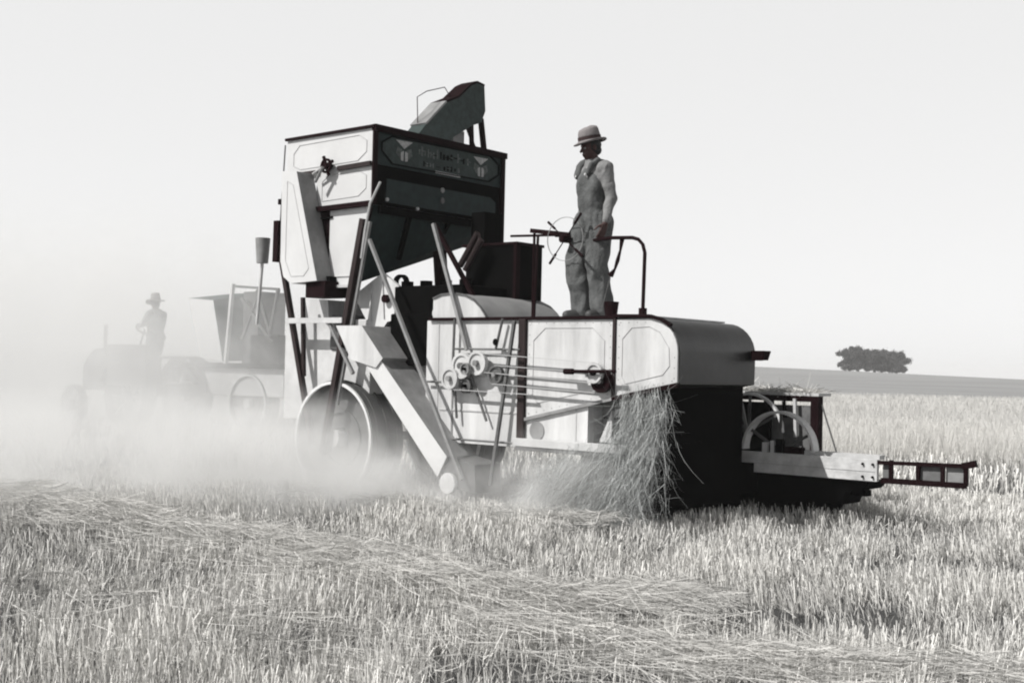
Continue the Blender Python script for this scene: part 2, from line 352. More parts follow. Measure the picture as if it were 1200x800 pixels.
# --- legs and braces (thin struts)
def leg(name, p, q, w, mt, h=None): return MB().beam(p, q, w, h or w, mt).build(name, cmb)
leg('tank_leg', (-3.73, 0, 2.86), (-3.05, 0, .55), .055, TRIM2); leg('tank_leg', (-3.73, -.01, 3.1), (-3.735, -.01, 2.62), .085, TRIM)
leg('tank_rod', (-3.66, .0, 3.98), (-3.73, .0, 2.8), .012, IRON)
MB().disc((-3.70, -.01, 3.32), (0, 0, 1), .035, .06, TRIM, 10).build('turnbuckle', cmb)
leg('tank_leg', (-2.24, -.06, 3.03), (-2.80, -.06, .45), .065, TRIM2); leg('tank_leg', (-2.17, -.03, 3.0), (-2.62, -.03, 1.0), .035, GREY)
leg('tank_brace', (-2.14, -.06, 2.80), (-.45, -.34, .36), .034, GREY)
leg('tank_brace', (-1.20, -.05, 2.92), (-.68, -.06, 1.62), .034, GREY, .036)
leg('tank_brace', (-1.42, .2, 2.95), (-.6, .15, 1.9), .04, TRIM)
leg('tank_brace', (-2.0, .9, 2.75), (-1.95, .9, 2.3), .11, TRIM)
leg('tank_brace', (-.06, -.07, 1.91), (-.28, -.12, .30), .03, IRON)
MB().tube([(-1.93, -.12, 3.40), (-2.08, -.12, 3.18), (-2.17, -.10, 2.9), (-2.24, -.08, 2.6)], .014, PALE, 6).build('chain_rod', cmb)
leg('platform_beam', (-3.45, -.08, 1.93), (-2.5, -.08, 1.93), .05, PALE, .06)
leg('tank_brace', (-2.75, -.06, 1.9), (-2.3, -.10, 1.35), .035, GREY)
leg('tank_brace', (-3.3, .02, 2.2), (-3.25, .02, 1.3), .04, TRIM2)
# right rear tank leg and elevator column
MB().box(-1.75, -1.55, 1.15, 1.45, 1.9, 3.2, BLACK).build('elevator_column', cmb)
MB().beam((-2.18, 2.16, 2.8), (-1.6, 1.5, 2.0), .06, .06, TRIM).build('tank_leg', cmb)
MB().box(-1.55, -.83, .85, 1.3, 2.0, 2.78, BLACK).box(-.85, -.81, .83, .9, 2.0, 2.8, TRIM).box(-1.6, -.8, .83, 1.3, 2.77, 2.80, TRIM).build('tool_chest', cmb, bevel=.005)
MB().tube([(-1.5, .7, 2.55), (-1.25, .7, 2.9), (-1.2, .7, 2.82), (-1.42, .7, 2.5)], .035, TRIM2, 8).build('exhaust_elbow', cmb)
# --- engine
en = MB().box(-2.7, -1.2, .45, 1.3, 1.5, 2.33, BLACK).box(-1.95, -.95, .15, 1.3, 1.93, 2.30, BLACK).box(-1.9, -1.25, .05, .45, 1.45, 2.0, BLACK)
eno = en.build('engine', cmb, bevel=.015)
MB().ring((-2.0, .3, 2.36), (.5, .8, 0), .10, .065, .04, BLACK, 24).build('flywheel', eno)
MB().box(-1.3, -1.24, .1, .4, 1.6, 2.1, IRON).disc((-1.18, .03, 2.0), (0, 1, 0), .06, .05, PALE, 12).build('carburettor', eno)
for xx in (-2.4, -2.1, -1.8, -1.5): MB().disc((xx, .8, 2.36), (0, 0, 1), .07, .10, BLACK, 12).build('cylinder_head', eno)
# striped white fender in front of engine
fd = MB().prism([(-2.60, 2.22), (-2.15, 2.46), (-1.82, 2.26), (-1.82, 1.96), (-2.06, 1.92), (-2.22, 1.74), (-2.42, 1.98)], .16, .2, WHITE)
fd.beam((-2.32, .155, 2.36), (-2.30, .155, 1.92), .01, .02, LINE).beam((-2.14, .155, 2.4), (-2.1, .155, 1.95), .01, .02, LINE)
fd.build('fender', cmb, bevel=.004)
MB().disc((-2.06, .13, 2.17), (0, 1, 0), .045, .05, TRIM, 12).build('oil_cap', cmb)
# --- front housing (pale, behind the dust)
MB().box(-3.75, -2.3, .15, 1.3, .8, 1.95, PALE).prism([(-3.55, 1.95), (-3.05, 1.95), (-3.08, 2.18), (-3.5, 2.2)], .2, .8, WHITE).build('front_housing', cmb, bevel=.01)
MB().box(-2.95, -2.55, .12, .5, 1.6, 2.0, IRON).build('gear_case', cmb, bevel=.03)
# --- canister
MB().disc((-4.15, .1, 2.78), (0, 0, 1), .07, .30, GREY, 16, .09).tube([(-4.15, .1, 2.64), (-4.22, .1, 1.9)], .02, PALE, 8).build('canister', cmb, True)
# --- threshing dome
dm = MB(); dp = [(-1.2, 1.94), (-.44, 1.94)] + arc(-.86, 1.86, .37, 18, 150, 12)
pts = [(-1.22, 1.93), (-.47, 1.93)] + [(-.50, 1.98), (-.56, 2.05), (-.66, 2.13), (-.78, 2.18), (-.92, 2.2), (-1.1, 2.19), (-1.22, 2.15)]
dm.prism(pts, .0, 1.25, DOME, WHITE); dmo = dm.build('cylinder_dome', cmb, True)
ed = MB()
for a, b in zip(pts[1:-1], pts[2:]): ed.beam((a[0], -.006, a[1]), (b[0], -.006, b[1]), .02, .014, IRON)
ed.build('dome_edge', dmo)
# --- inclined chute and its boot; chute's grey faces have shade in the colour
ch = MB(); A = [(-2.06, 1.62), (-1.72, 1.55), (-.70, .56), (-.82, .35)]
ch.prism(A, -.30, .14, GREY, ENDPL); cho = ch.build('tailings_chute', cmb, bevel=.006)
MB().prism([(-2.35, 1.86), (-1.95, 1.86), (-1.62, 1.52), (-1.72, 1.42), (-2.1, 1.50)], -.32, .12, GREY, WHITE).build('chute_head', cho, bevel=.006)
MB().prism([(-.76, .57), (-.36, .50), (-.34, .22), (-.84, .28)], -.27, .12, IRON).build('chute_boot', cho, bevel=.01)
MB().disc((-.66, -.31, .30), (0, 1, 0), .105, .05, RIM, 24).build('boot_pulley', cho, bevel=.01)
MB().tube([(-.4, -.2, .42), (-.62, -.2, .45)], .012, BLACK, 6).build('boot_rod', cho)
# --- wheels
def wheel(parent, c, r, w, name='drive_wheel', spoke=0):
    x, y, z = c
    t = MB().ring((x, y, z), (0, 1, 0), r, r * .93, w, TYRE, 64)
    for o_ in (-.32, 0., .32): t.ring((x, y + o_ * w, z), (0, 1, 0), r + .012, r - .01, .035, TYRE, 64)
    wo = t.build(name, parent, True)
    MB().ring((x, y - w / 2 - .012, z), (0, 1, 0), r * .985, r * .935, .024, RIM, 64).build('rim', wo, True)
    if spoke:
        for k in range(spoke):
            a = 2 * PI * k / spoke; MB().beam((x, y - .05, z), (x + r * .93 * math.cos(a), y - .05, z + r * .93 * math.sin(a)), .05, .012, IRON, up=(0, 1, 0)).build('spoke', wo)
        MB().disc((x, y - .06, z), (0, 1, 0), .09, .2, IRON, 20).build('hub', wo)
    else:
        MB().disc((x, y - w * .2, z), (0, 1, 0), r * .92, .03, IRON, 48).ring((x, y - w * .25, z), (0, 1, 0), r * .5, r * .44, .03, IRON, 40).build('wheel_disc', wo, True)
        MB().disc((x, y - w * .3, z), (0, 1, 0), .1, .2, PALE, 20, .12).build('hub', wo)
    return wo
wheel(cmb, (-2.69, .22, .63), .635, .46)
wheel(cmb, (1.0, .42, .36), .36, .16, 'trailing_wheel', 8)
wheel(cmb, (-2.69, 2.0, .63), .635, .46)
MB().tube([(-2.69, .2, .63), (-2.69, 2.1, .63)], .05, IRON, 10).build('axle', cmb)
# --- platform deck, rails, control wheel
MB().box(-.42, 1.45, .03, 1.34, 1.935, 1.95, WOOD).build('deck', cmb)
def rail(pts, r=.016, mt=TRIM): return MB().tube(pts, r, mt, 8).build('handrail', cmb)
rail([(-.95, .9, 2.87), (-.35, .9, 2.85), (-.1, .6, 2.80), (.2, .45, 2.77)], .013)
rail([(-.38, .6, 1.95), (-.38, .6, 2.84)], .014); rail([(-.28, .5, 1.95), (-.25, .5, 2.80)], .014)
MB().beam((-.42, .6, 2.87), (.15, .5, 2.79), .04, .045, TRIM).build('handrail', cmb)
c_ = [(.45, .5, 2.72), (.75, .4, 2.72), (.98, .4, 2.71), (1.05, .4, 2.69), (1.10, .4, 2.64), (1.125, .4, 2.56), (1.115, .4, 1.97)]
rail(c_, .018); MB().disc((1.115, .4, 1.99), (0, 0, 1), .04, .1, TRIM, 10).build('rail_foot', cmb)
MB().tube([(.85, .42, 2.72), (.83, .42, 2.6), (.80, .42, 2.5), (.77, .42, 2.42), (.72, .42, 2.36)], .016, TRIM, 6, [.025, .012, .02, .012, .03]).tube([(.72, .42, 2.36), (.63, .42, 2.05)], .005, IRON, 5).build('hook_chain', cmb)
cw = MB().ring((.16, .42, 2.74), (.25, 1, 0), .225, .219, .006, GREY, 48).disc((.16, .42, 2.74), (.25, 1, 0), .04, .1, TRIM, 12)
cwo = cw.build('control_wheel', cmb)
for a in (145, 225, 325, 45):
    ca, sa = math.cos(R(a)), math.sin(R(a)); y_ = .42 - .25 * ca * 0
    MB().tube([(.16, .42, 2.74), (.16 + .25 * ca, .42 - .06 * ca, 2.74 + .25 * sa)], .006, TRIM, 6).build('spoke', cwo)
    MB().tube([(.16 + .2 * ca, .42 - .05 * ca, 2.74 + .2 * sa), (.16 + .33 * ca, .42 - .08 * ca, 2.74 + .33 * sa)], .013, TRIM, 8).build('grip', cwo)
MB().beam((1.9, 1.2, 1.62), (1.8, 1.34, 1.62), .1, .09, TRIM).prism([(1.76, 1.58), (1.87, 1.58), (1.90, 1.67), (1.76, 1.67)], 1.3, 1.45, TRIM).build('lamp_bracket', cmb)
# --- side cutting platform at the far right
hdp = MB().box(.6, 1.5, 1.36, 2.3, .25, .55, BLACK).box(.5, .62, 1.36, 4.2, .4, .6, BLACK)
hdp.prism([(1.25, .02), (1.25, .46), (2.7, .44), (2.62, .36), (2.45, .33), (2.4, .2), (2.25, .22), (2.2, .08), (2.05, .1), (2.0, .02)], 1.96, 2.4, BLACK)  # black stepped slab added for the ground shadow below the header
hdp.build('header_frame_and_shadow', cmb)
pf = MB().box(.75, 1.88, 2.52, 2.58, 1.17, 1.23, TRIM).box(1.80, 1.89, 2.50, 2.6, .3, 1.23, TRIM).box(.75, .80, 2.52, 2.58, .3, 1.2, TRIM).box(1.25, 1.33, 2.52, 2.6, .3, 1.2, BLACK).box(.75, 1.8, 2.52, 2.57, .3, .48, BLACK)
pfo = pf.build('canvas_frame', cmb)
MB().box(1.33, 1.80, 2.56, 2.58, .45, 1.13, CANVAS).box(.8, 1.25, 2.57, 2.59, .45, 1.15, BLACK).build('canvas', pfo)
MB().box(.5, 1.86, 2.56, 2.85, 1.23, 1.26, PALE).build('canvas_apron', pfo)
MB().beam((1.9, 2.55, 1.15), (2.12, 2.5, .6), .012, .012, IRON).build('stay_rod', cmb)
MB().beam((1.62, 2.5, 1.2), (1.64, 2.5, .8), .03, .03, PALE).beam((1.5, 2.49, 1.17), (1.52, 2.49, 1.0), .03, .03, BLACK).build('slat_bracket', cmb)
def bigring(x, y, z, r, w, name):
    o = MB().ring((x, y, z), (0, 1, 0), r, r - .025, w, RIM, 48, -PI, 0).build(name, cmb, True)
    MB().disc((x, y, z), (0, 1, 0), .06, w, IRON, 16).build('hub', o)
    for k in range(3): MB().beam((x, y, z), (x + (r - .02) * math.cos(k * PI / 3 + .5), y, z + (r - .02) * math.sin(k * PI / 3 + .5)), .03, .012, IRON, up=(0, 1, 0)).build('spoke', o)
    return o
bigring(1.71, 2.02, .68, .40, .12, 'reel_wheel'); bigring(1.2, 2.3, .85, .40, .04, 'reel_wheel')
for x0, x1 in ((.95, 1.02), (1.12, 1.02), (1.2, 1.3)): MB().beam((x0, 2.1, 1.22), (x1, 2.1, .82), .02, .03, GREY).build('reel_arm', cmb)
MB().box(1.28, 2.80, 1.88, 1.93, .46, .665, WOOD).box(1.30, 2.78, 1.875, 1.88, .55, .556, LINE).build('divider_board', cmb, bevel=.006)
MB().box(1.95, 2.78, 1.98, 2.1, .66, .70, PALE).box(1.8, 2.0, 1.95, 2.0, .66, .73, TRIM).box(1.55, 1.6, 1.95, 2.0, .66, .76, PALE).box(1.64, 1.68, 1.95, 2.0, .66, .78, PALE).box(1.7, 1.78, 1.95, 2.0, .66, .8, BLACK).build('board_rail', cmb)
for xx, zz in ((2.66, .62), (2.76, .62), (2.66, .5), (2.76, .5)): MB().disc((xx, 1.87, zz), (0, 1, 0), .012, .02, BLACK, 8).build('bolt', cmb)
lf = MB().beam((2.80, 1.9, .64), (3.68, 1.9, .665), .04, .035, TRIM).beam((2.84, 1.9, .475), (3.63, 1.9, .485), .05, .05, TRIM)
for xx in (2.93, 3.19, 3.42, 3.63): lf.beam((xx, 1.9, .48), (xx, 1.9, .67), .035, .035, TRIM)
lf.beam((3.6, 1.9, .66), (3.72, 1.9, .69), .05, .06, TRIM); lfo = lf.build('end_frame', cmb)
for a, b, c in ((2.84, 2.92, CANVAS), (3.20, 3.41, CANVAS), (3.44, 3.61, GREY)): MB().box(a, b, 1.92, 1.925, .49, .645, c).build('frame_canvas', lfo)
kb = MB().beam((1.3, 2.15, .36), (2.6, 2.15, .32), .12, .06, BLACK)
kb.build('cutter_bar', cmb)
# ------------------------------------------------------------------ second rig in the dust (behind, left)
O2 = Vector((-6.25, 26.0, 0)); c2 = thing('combine_harvester', 'dust-veiled second combine with pale tapered hopper, behind the tractor at left', 'combine harvester', O2, RZ)
h2 = MB(); P = [(-.42, 0, 1.52), (.35, 0, 1.45), (.45, 1.1, 1.5), (-.5, 1.1, 1.52), (-.9, 0, 2.78), (-.03, 0, 2.72), (.35, 1.2, 2.95), (-.9, 1.2, 2.95)]
h2.add(P, [(0, 3, 2, 1), (4, 5, 6, 7), (1, 2, 6, 5), (2, 3, 7, 6), (3, 0, 4, 7)], GREEN); h2.add(P, [(0, 1, 5, 4)], ENDPL)
h2.build('hopper', c2)
MB().box(-1.2, 2.2, .1, 1.4, .75, 1.4, PALE).build('body', c2, bevel=.02)
MB().box(.6, 1.1, .3, 1.0, 1.2, 2.9, IRON).box(1.0, 1.9, .2, 1.3, 1.2, 2.0, BLACK).build('elevator_column', c2)
MB().beam((.45, .0, 1.4), (.62, .0, 3.05), .07, .07, WHITE).build('post', c2)
MB().beam((.6, 0, 3.0), (2.1, 0, 2.9), .05, .05, IRON).build('top_bar', c2)
for a, b in (((.95, 2.75), (1.95, 1.85)), ((1.0, 1.9), (1.55, 2.95)), ((1.45, 2.9), (1.9, 2.0)), ((2.1, 2.9), (1.85, 1.9))): MB().beam((a[0], -.02, a[1]), (b[0], -.02, b[1]), .06, .06, IRON).build('brace', c2)
MB().box(-1.0, 2.3, .0, .1, 1.32, 1.42, BLACK).build('side_rail', c2)
wheel(c2, (1.1, .25, .6), .6, .35); wheel(c2, (-.9, .2, .45), .45, .2)
# tractor
O3 = Vector((-8.1, 26.0, 0)); tr = thing('farm_tractor', 'hazy old steel-wheeled tractor with its seated driver, at the left in the dust', 'tractor', O3, RZ)
def spoked(parent, c, r, w, name='wheel'):
    x, y, z = c; o = MB().ring(c, (0, 1, 0), r, r - .05, w, IRON, 48)
    for k in range(24): a = 2 * PI * k / 24; o.beam((x + r * math.cos(a), y - w / 2, z + r * math.sin(a)), (x + r * math.cos(a), y + w / 2, z + r * math.sin(a)), .05, .04, IRON)
    o = o.build(name, parent)
    for k in range(10): a = 2 * PI * k / 10; MB().beam(c, (x + r * .95 * math.cos(a), y, z + r * .95 * math.sin(a)), .04, .03, IRON, up=(0, 1, 0)).build('spoke', o)
    MB().disc(c, (0, 1, 0), .12, .3, IRON, 16).build('hub', o)
spoked(tr, (.35, -.05, .68), .68, .35, 'rear_wheel'); spoked(tr, (.35, 1.35, .68), .68, .35, 'rear_wheel')
spoked(tr, (-2.05, .1, .42), .42, .18, 'front_wheel'); spoked(tr, (-2.05, 1.2, .42), .42, .18, 'front_wheel')
MB().box(-2.2, -.3, .38, .92, .75, 1.35, IRON).disc((-1.2, .65, 1.32), (1, 0, 0), .28, 1.8, IRON, 20).build('hood', tr, bevel=.03)
MB().disc((-1.15, .35, 1.25), (0, 1, 0), .42, .5, IRON, 28).build('belt_pulley', tr, True)
MB().box(-.4, 1.3, .2, 1.15, .7, .95, BLACK).build('frame', tr)
fe = MB()
for yy in (-.05, 1.35):
    pp = arc(.35, .68, .85, 20, 160, 10)
    for a, b in zip(pp[:-1], pp[1:]): fe.beam((a[0], yy, a[1]), (b[0], yy, b[1]), .42, .02, IRON)
fe.box(-.2, 1.2, -.26, -.24, .9, 1.75, IRON)
fe.build('fender', tr)
MB().tube([(-1.75, .65, 1.4), (-1.75, .65, 2.2)], .045, BLACK, 10).build('exhaust_stack', tr)
MB().disc((.75, .65, 1.5), (0, 0, 1), .2, .06, BLACK, 20).tube([(.75, .65, 1.5), (.85, .65, .9)], .04, BLACK).build('seat', tr)
MB().ring((-.26, .65, 2.1), (.6, 0, .8), .2, .17, .03, BLACK, 24).tube([(-.26, .65, 2.1), (-.6, .65, 1.3)], .02, BLACK).build('steering_wheel', tr)

# ------------------------------------------------------------------ people
def blob(mb, name, parent, mt, vox, smooth=3, fold=0., fscale=9., fz=.5):
    me = bpy.data.meshes.new(name); me.from_pydata(mb.v, [], mb.f)
    bm = bmesh.new(); bm.from_mesh(me); bmesh.ops.recalc_face_normals(bm, faces=bm.faces); bm.to_mesh(me); bm.free()
    t = bpy.data.objects.new('tmp', me); COL.objects.link(t)
    md = t.modifiers.new('r', 'REMESH'); md.mode = 'VOXEL'; md.voxel_size = vox
    if smooth: s_ = t.modifiers.new('s', 'SMOOTH'); s_.iterations = smooth; s_.factor = .6
    dg = bpy.context.evaluated_depsgraph_get(); dg.update()
    me2 = bpy.data.meshes.new_from_object(t.evaluated_get(dg)); me2.name = name
    bpy.data.objects.remove(t); bpy.data.meshes.remove(me)
    if fold:
        nv = len(me2.vertices); co = np.zeros(nv * 3, np.float32); no = np.zeros(nv * 3, np.float32)
        me2.vertices.foreach_get('co', co); me2.vertex_normals.foreach_get('vector', no); co = co.reshape(-1, 3); no = no.reshape(-1, 3); dp_ = np.zeros(nv)
        for i in range(nv):
            q = Vector((co[i, 0] * fscale, co[i, 1] * fscale, co[i, 2] * fscale * fz))
            d = noise.noise(q) + .5 * noise.noise(q * 2.3 + Vector((5, 2, 1)))
            d2 = 1 - abs(noise.noise(q * .9 + Vector((3, 9, 4)))) * 3
            dp_[i] = fold * d + fold * .6 * max(d2, 0)
        me2.vertices.foreach_set('co', (co + no * dp_[:, None]).astype(np.float32).ravel())
    me2.materials.clear(); me2.materials.append(mt)
    me2.polygons.foreach_set('use_smooth', [True] * len(me2.polygons))
    o = bpy.data.objects.new(name, me2); COL.objects.link(o); o.parent = parent
    return o
def hand(b, wr, d, side, palm_n, mt, curl=.5):
    """wr wrist, d finger direction, palm_n palm normal, side = thumb direction"""
    wr = Vector(wr); d = Vector(d).normalized(); n = Vector(palm_n).normalized(); s_ = Vector(side).normalized()
    pc = wr + d * .045
    for k in (-1.5, -.5, .5, 1.5): b.cap(wr + s_ * k * .012, wr + d * .085 + s_ * k * .019, .014, .012, mt, 8)
    for k, ln in zip((1.5, .5, -.5, -1.5), (.070, .078, .072, .056)):
        p = wr + d * .088 + s_ * k * .021; dd = d
        for j, fr_ in enumerate((.42, .33, .25)):
            dd = (dd + n * curl * (.4 + .3 * j)).normalized(); q = p + dd * ln * fr_; b.cap(p, q, .0098 - .0008 * j, .009 - .0008 * j, mt, 8); p = q
    p = wr + d * .02 + s_ * .022; dd = (d * .7 + s_ * .8 + n * .25).normalized()
    for j, ln in enumerate((.04, .03, .026)):
        q = p + dd * ln; b.cap(p, q, .0125 - .001 * j, .0115 - .001 * j, mt, 8); p = q; dd = (dd + d * .5 + n * .15).normalized()

def person(label, loc, rz, pose, vox=.007, hatr=(.148, .16), group=None):
    # local: +x forward, +y left, z up, origin between the feet
    p = thing('person', label, 'person', loc, rz, group)
    J = pose
    def V(k): return Vector(J[k])
    b = MB()
    # body : one continuous skin figure under the clothes
    pel, ch, nk, hd_ = V('pelvis'), V('chest'), V('neck'), V('head')
    b.ell(pel, (.105, .15, .13), SKIN); b.cap(pel, ch, .115, .12, SKIN); b.ell(ch + Vector((0, 0, .05)), (.11, .165, .17), SKIN)
    b.cap(nk - Vector((.02, 0, .06)), hd_ - Vector((.015, 0, .04)), .062, .052, SKIN)
    # head
    f = V('look').normalized(); l = Vector((0, 0, 1)).cross(f).normalized(); u = f.cross(l)
    M = Matrix((f, l, u)).transposed()
    def H(a, c, d): return hd_ + f * a + l * c + u * d
    b.ell(H(-.008, 0, .035), (.096, .076, .09), SKIN, M); b.ell(H(.025, 0, -.035), (.062, .058, .075), SKIN, M)
    b.ell(H(.055, 0, -.085), (.026, .03, .022), SKIN, M); b.ell(H(.07, 0, .03), (.022, .05, .014), SKIN, M)
    b.cap(H(.085, 0, .018), H(.107, 0, -.022), .008, .014, SKIN, 8); b.cap(H(.083, .014, -.052), H(.083, -.014, -.052), .011, .011, SKIN, 8)
    b.cap(H(.08, .014, -.066), H(.08, -.014, -.066), .009, .009, SKIN, 8)
    for s_ in (-1, 1):
        b.ell(H(-.008, s_ * .078, -.005), (.02, .01, .032), SKIN, M); b.ell(H(.05, s_ * .042, -.018), (.025, .02, .022), SKIN, M)
    for sd in 'lr':
        sh, elb, wr = V('sh_' + sd), V('el_' + sd), V('wr_' + sd)
        b.cap(sh, elb, .052, .04, SKIN); b.cap(elb, wr, .042, .027, SKIN); b.cap(ch + Vector((0, 0, .1)), sh, .06, .055, SKIN)
        hp_, kn, an = V('hip_' + sd), V('kn_' + sd), V('an_' + sd)
        b.cap(hp_, kn, .085, .056, SKIN); b.cap(kn, an, .055, .036, SKIN)
        ft = V('toe_' + sd); b.cap(an - Vector((.02, 0, .045)), ft, .04, .032, SKIN)
        d, s_, n_ = [Vector(q) for q in J['hand_' + sd]]; hand(b, wr, d, s_, n_, SKIN)
    bo = blob(b, 'body', p, SKIN, vox, 2)
    for s_ in (-1, 1): MB().ell(H(.073, s_ * .031, .004), (.012, .013, .011), EYE, M, 10).build('eye', bo, True)
    # hair
    h = MB().ell(H(-.022, 0, .03), (.092, .083, .088), HAIR, M); h.ell(H(-.05, 0, -.03), (.055, .07, .05), HAIR, M); h.build('hair', p, True)
    # shirt
    s = MB(); s.ell(ch + Vector((0, 0, .03)), (.13, .175, .21), SHIRT); s.cap(pel + Vector((0, 0, .08)), ch, .14, .145, SHIRT)
    s.loft([(nk + Vector((-.01, 0, -.05)), .09, .095), (nk + Vector((-.005, 0, .0)), .072, .072), (nk + Vector((0, 0, .012)), .07, .07)], SHIRT)
    for sd in 'lr':
        sh, elb, wr = V('sh_' + sd), V('el_' + sd), V('wr_' + sd)
        s.cap(ch + Vector((-.01, 0, .12)), sh, .08, .068, SHIRT); s.cap(sh, elb, .068, .054, SHIRT); s.cap(elb, wr - (wr - elb).normalized() * .03, .055, .041, SHIRT)
    blob(s, 'shirt', p, SHIRT, vox * 1.2, 3, .009, 10, .8)
    # overalls
    v = MB(); v.ell(pel, (.145, .17, .18), DENIM); v.cap(pel + Vector((.0, 0, .08)), ch - Vector((0, 0, .06)), .155, .15, DENIM)
    v.ell(ch + Vector((.045, 0, -.04)), (.11, .15, .19), DENIM)
    v.ell(ch + Vector((-.03, 0, -.08)), (.12, .15, .15), DENIM)
    for sd, s_ in (('l', 1), ('r', -1)):
        hp_, kn, an = V('hip_' + sd), V('kn_' + sd), V('an_' + sd)
        v.cap(hp_, kn, .125, .100, DENIM); v.cap(kn, an + (kn - an).normalized() * .03, .100, .095, DENIM); v.ell(kn, (.10, .09, .11), DENIM)
        pt = [ch + Vector((.125, s_ * .09, .08)), ch + Vector((.095, s_ * .105, .17)), ch + Vector((.02, s_ * .1, .225)), ch + Vector((-.07, s_ * .08, .2)), ch + Vector((-.13, s_ * .05, .05))]
        for a, c in zip(pt[:-1], pt[1:]): v.cap(a, c, .02, .02, DENIM, 8)
    ov = blob(v, 'overalls', p, DENIM, vox * 1.2, 3, .028, 8, .42)
    for s_ in (-1, 1): MB().disc(ch + Vector((.152, s_ * .085, .075)), (1, 0, 0), .012, .012, RIM, 10).build('buckle', ov)
    bt = MB()
    for sd in 'lr':
        an, ft = V('an_' + sd), V('toe_' + sd); bt.cap(an - Vector((.03, 0, .03)), ft, .052, .045, LEATHER); bt.cap(an, an + (V('kn_' + sd) - an).normalized() * .1, .05, .05, LEATHER)
        blob(bt, 'boot', p, LEATHER, vox * 1.4, 2); bt = MB()
    # hat
    ht = MB(); n = 40; hr, hh = hatr
    prof = [(.088, .02), (.096, .0), (.13, -.012), (hr - .01, -.010), (hr, -.004), (hr - .002, .004), (.13, .0), (.100, .014), (.096, .06), (.090, .105), (.080, .128), (.055, .136), (.02, .122), (.001, .116), ]
    vs = []; fs = []
    for r_, z_ in prof:
        for k in range(n):
            t = 2 * PI * k / n; cx = math.cos(t); sy = math.sin(t)
            zz = z_ + (.012 * (abs(sy) ** 3) - .020 * max(cx, 0) ** 2) * max(0, (r_ - .1) / .06) - (.018 * max(cx, 0) if z_ > .1 else 0) + .004 * math.sin(3 * t + 1) * (r_ > .12)
            vs.append(H(-.006 + r_ * cx * 1.12, r_ * sy, .062 + zz * hh / .15))
    for i in range(len(prof) - 1):
        for k in range(n): fs.append((i * n + k, i * n + (k + 1) % n, (i + 1) * n + (k + 1) % n, (i + 1) * n + k))
    ht.add(vs, fs, HAT); ho = ht.build('hat', p, True)
    md = ho.modifiers.new('sol', 'SOLIDIFY'); md.thickness = .004
    bd = MB(); vs = []
    for z_ in (.018, .045):
        for k in range(n): t = 2 * PI * k / n; vs.append(H(-.006 + .102 * math.cos(t) * 1.12, .102 * math.sin(t), .062 + z_ * hh / .15))
    bd.add(vs, [(k, (k + 1) % n, n + (k + 1) % n, n + k) for k in range(n)], HATB); bd.build('hat_band', ho, True)
    return p

stand = dict(pelvis=(-.01, 0, .98), chest=(.0, 0, 1.28), neck=(.02, 0, 1.50), head=(.045, 0, 1.625), look=(1, -.12, -.22),
    sh_l=(-.01, .185, 1.42), el_l=(-.06, .215, 1.14), wr_l=(.01, .235, .89), hand_l=((.35, -.05, -1), (.9, .1, .3), (.1, -1, 0)),
    sh_r=(.01, -.185, 1.42), el_r=(-.06, -.225, 1.15), wr_r=(.02, -.205, .93), hand_r=((.25, .12, -1), (.9, .1, .3), (-.1, 1, 0)),
    hip_l=(-.02, .09, .93), kn_l=(.01, .095, .52), an_l=(-.06, .10, .09), toe_l=(.09, .12, .035),
    hip_r=(0, -.09, .93), kn_r=(.12, -.095, .52), an_r=(.04, -.10, .09), toe_r=(.19, -.13, .035))
fw = Vector((-.88, -.48, 0)); man = person('man in bib overalls and brimmed hat standing on the combine deck', W(.35, .62, 1.952), math.atan2(fw.y, fw.x), stand); man.scale = (1.045,) * 3
drive = dict(stand); drive.update(el_l=(.12, .26, 1.18), wr_l=(.36, .18, 1.14), hand_l=((1, -.1, -.2), (0, -.2, 1), (0, -1, -.4)), el_r=(.12, -.26, 1.18), wr_r=(.36, -.18, 1.14), hand_r=((1, .1, -.2), (0, .2, 1), (0, 1, -.4)), look=(1, 0, -.1))
MB().box(-.35, .95, .25, 1.05, .95, 1.0, WOOD).build('footboard', tr)
sp_ = O3 + ex * .2 + ey * .62 + Vector((0, 0, 1.0)); fw = -ex
person('tractor driver in a wide-brimmed hat, standing at the controls veiled by dust', sp_, math.atan2(fw.y, fw.x), drive, .012, (.20, .20))
# bucket on the deck
bk = thing('bucket', 'small dark bucket on the deck beside the standing man\'s heels', 'bucket', W(.68, .5, 1.952), 0)
MB().loft([((0, 0, 0.0), .055, .055), ((0, 0, .16), .075, .075)], TRIM, 20).build('pail', bk, True)
MB().tube([(.075 * math.cos(a), 0, .16 - .05 * math.sin(a) * .3) for a in [k * PI / 8 for k in range(9)]], .004, IRON, 5).build('bail_handle', bk)

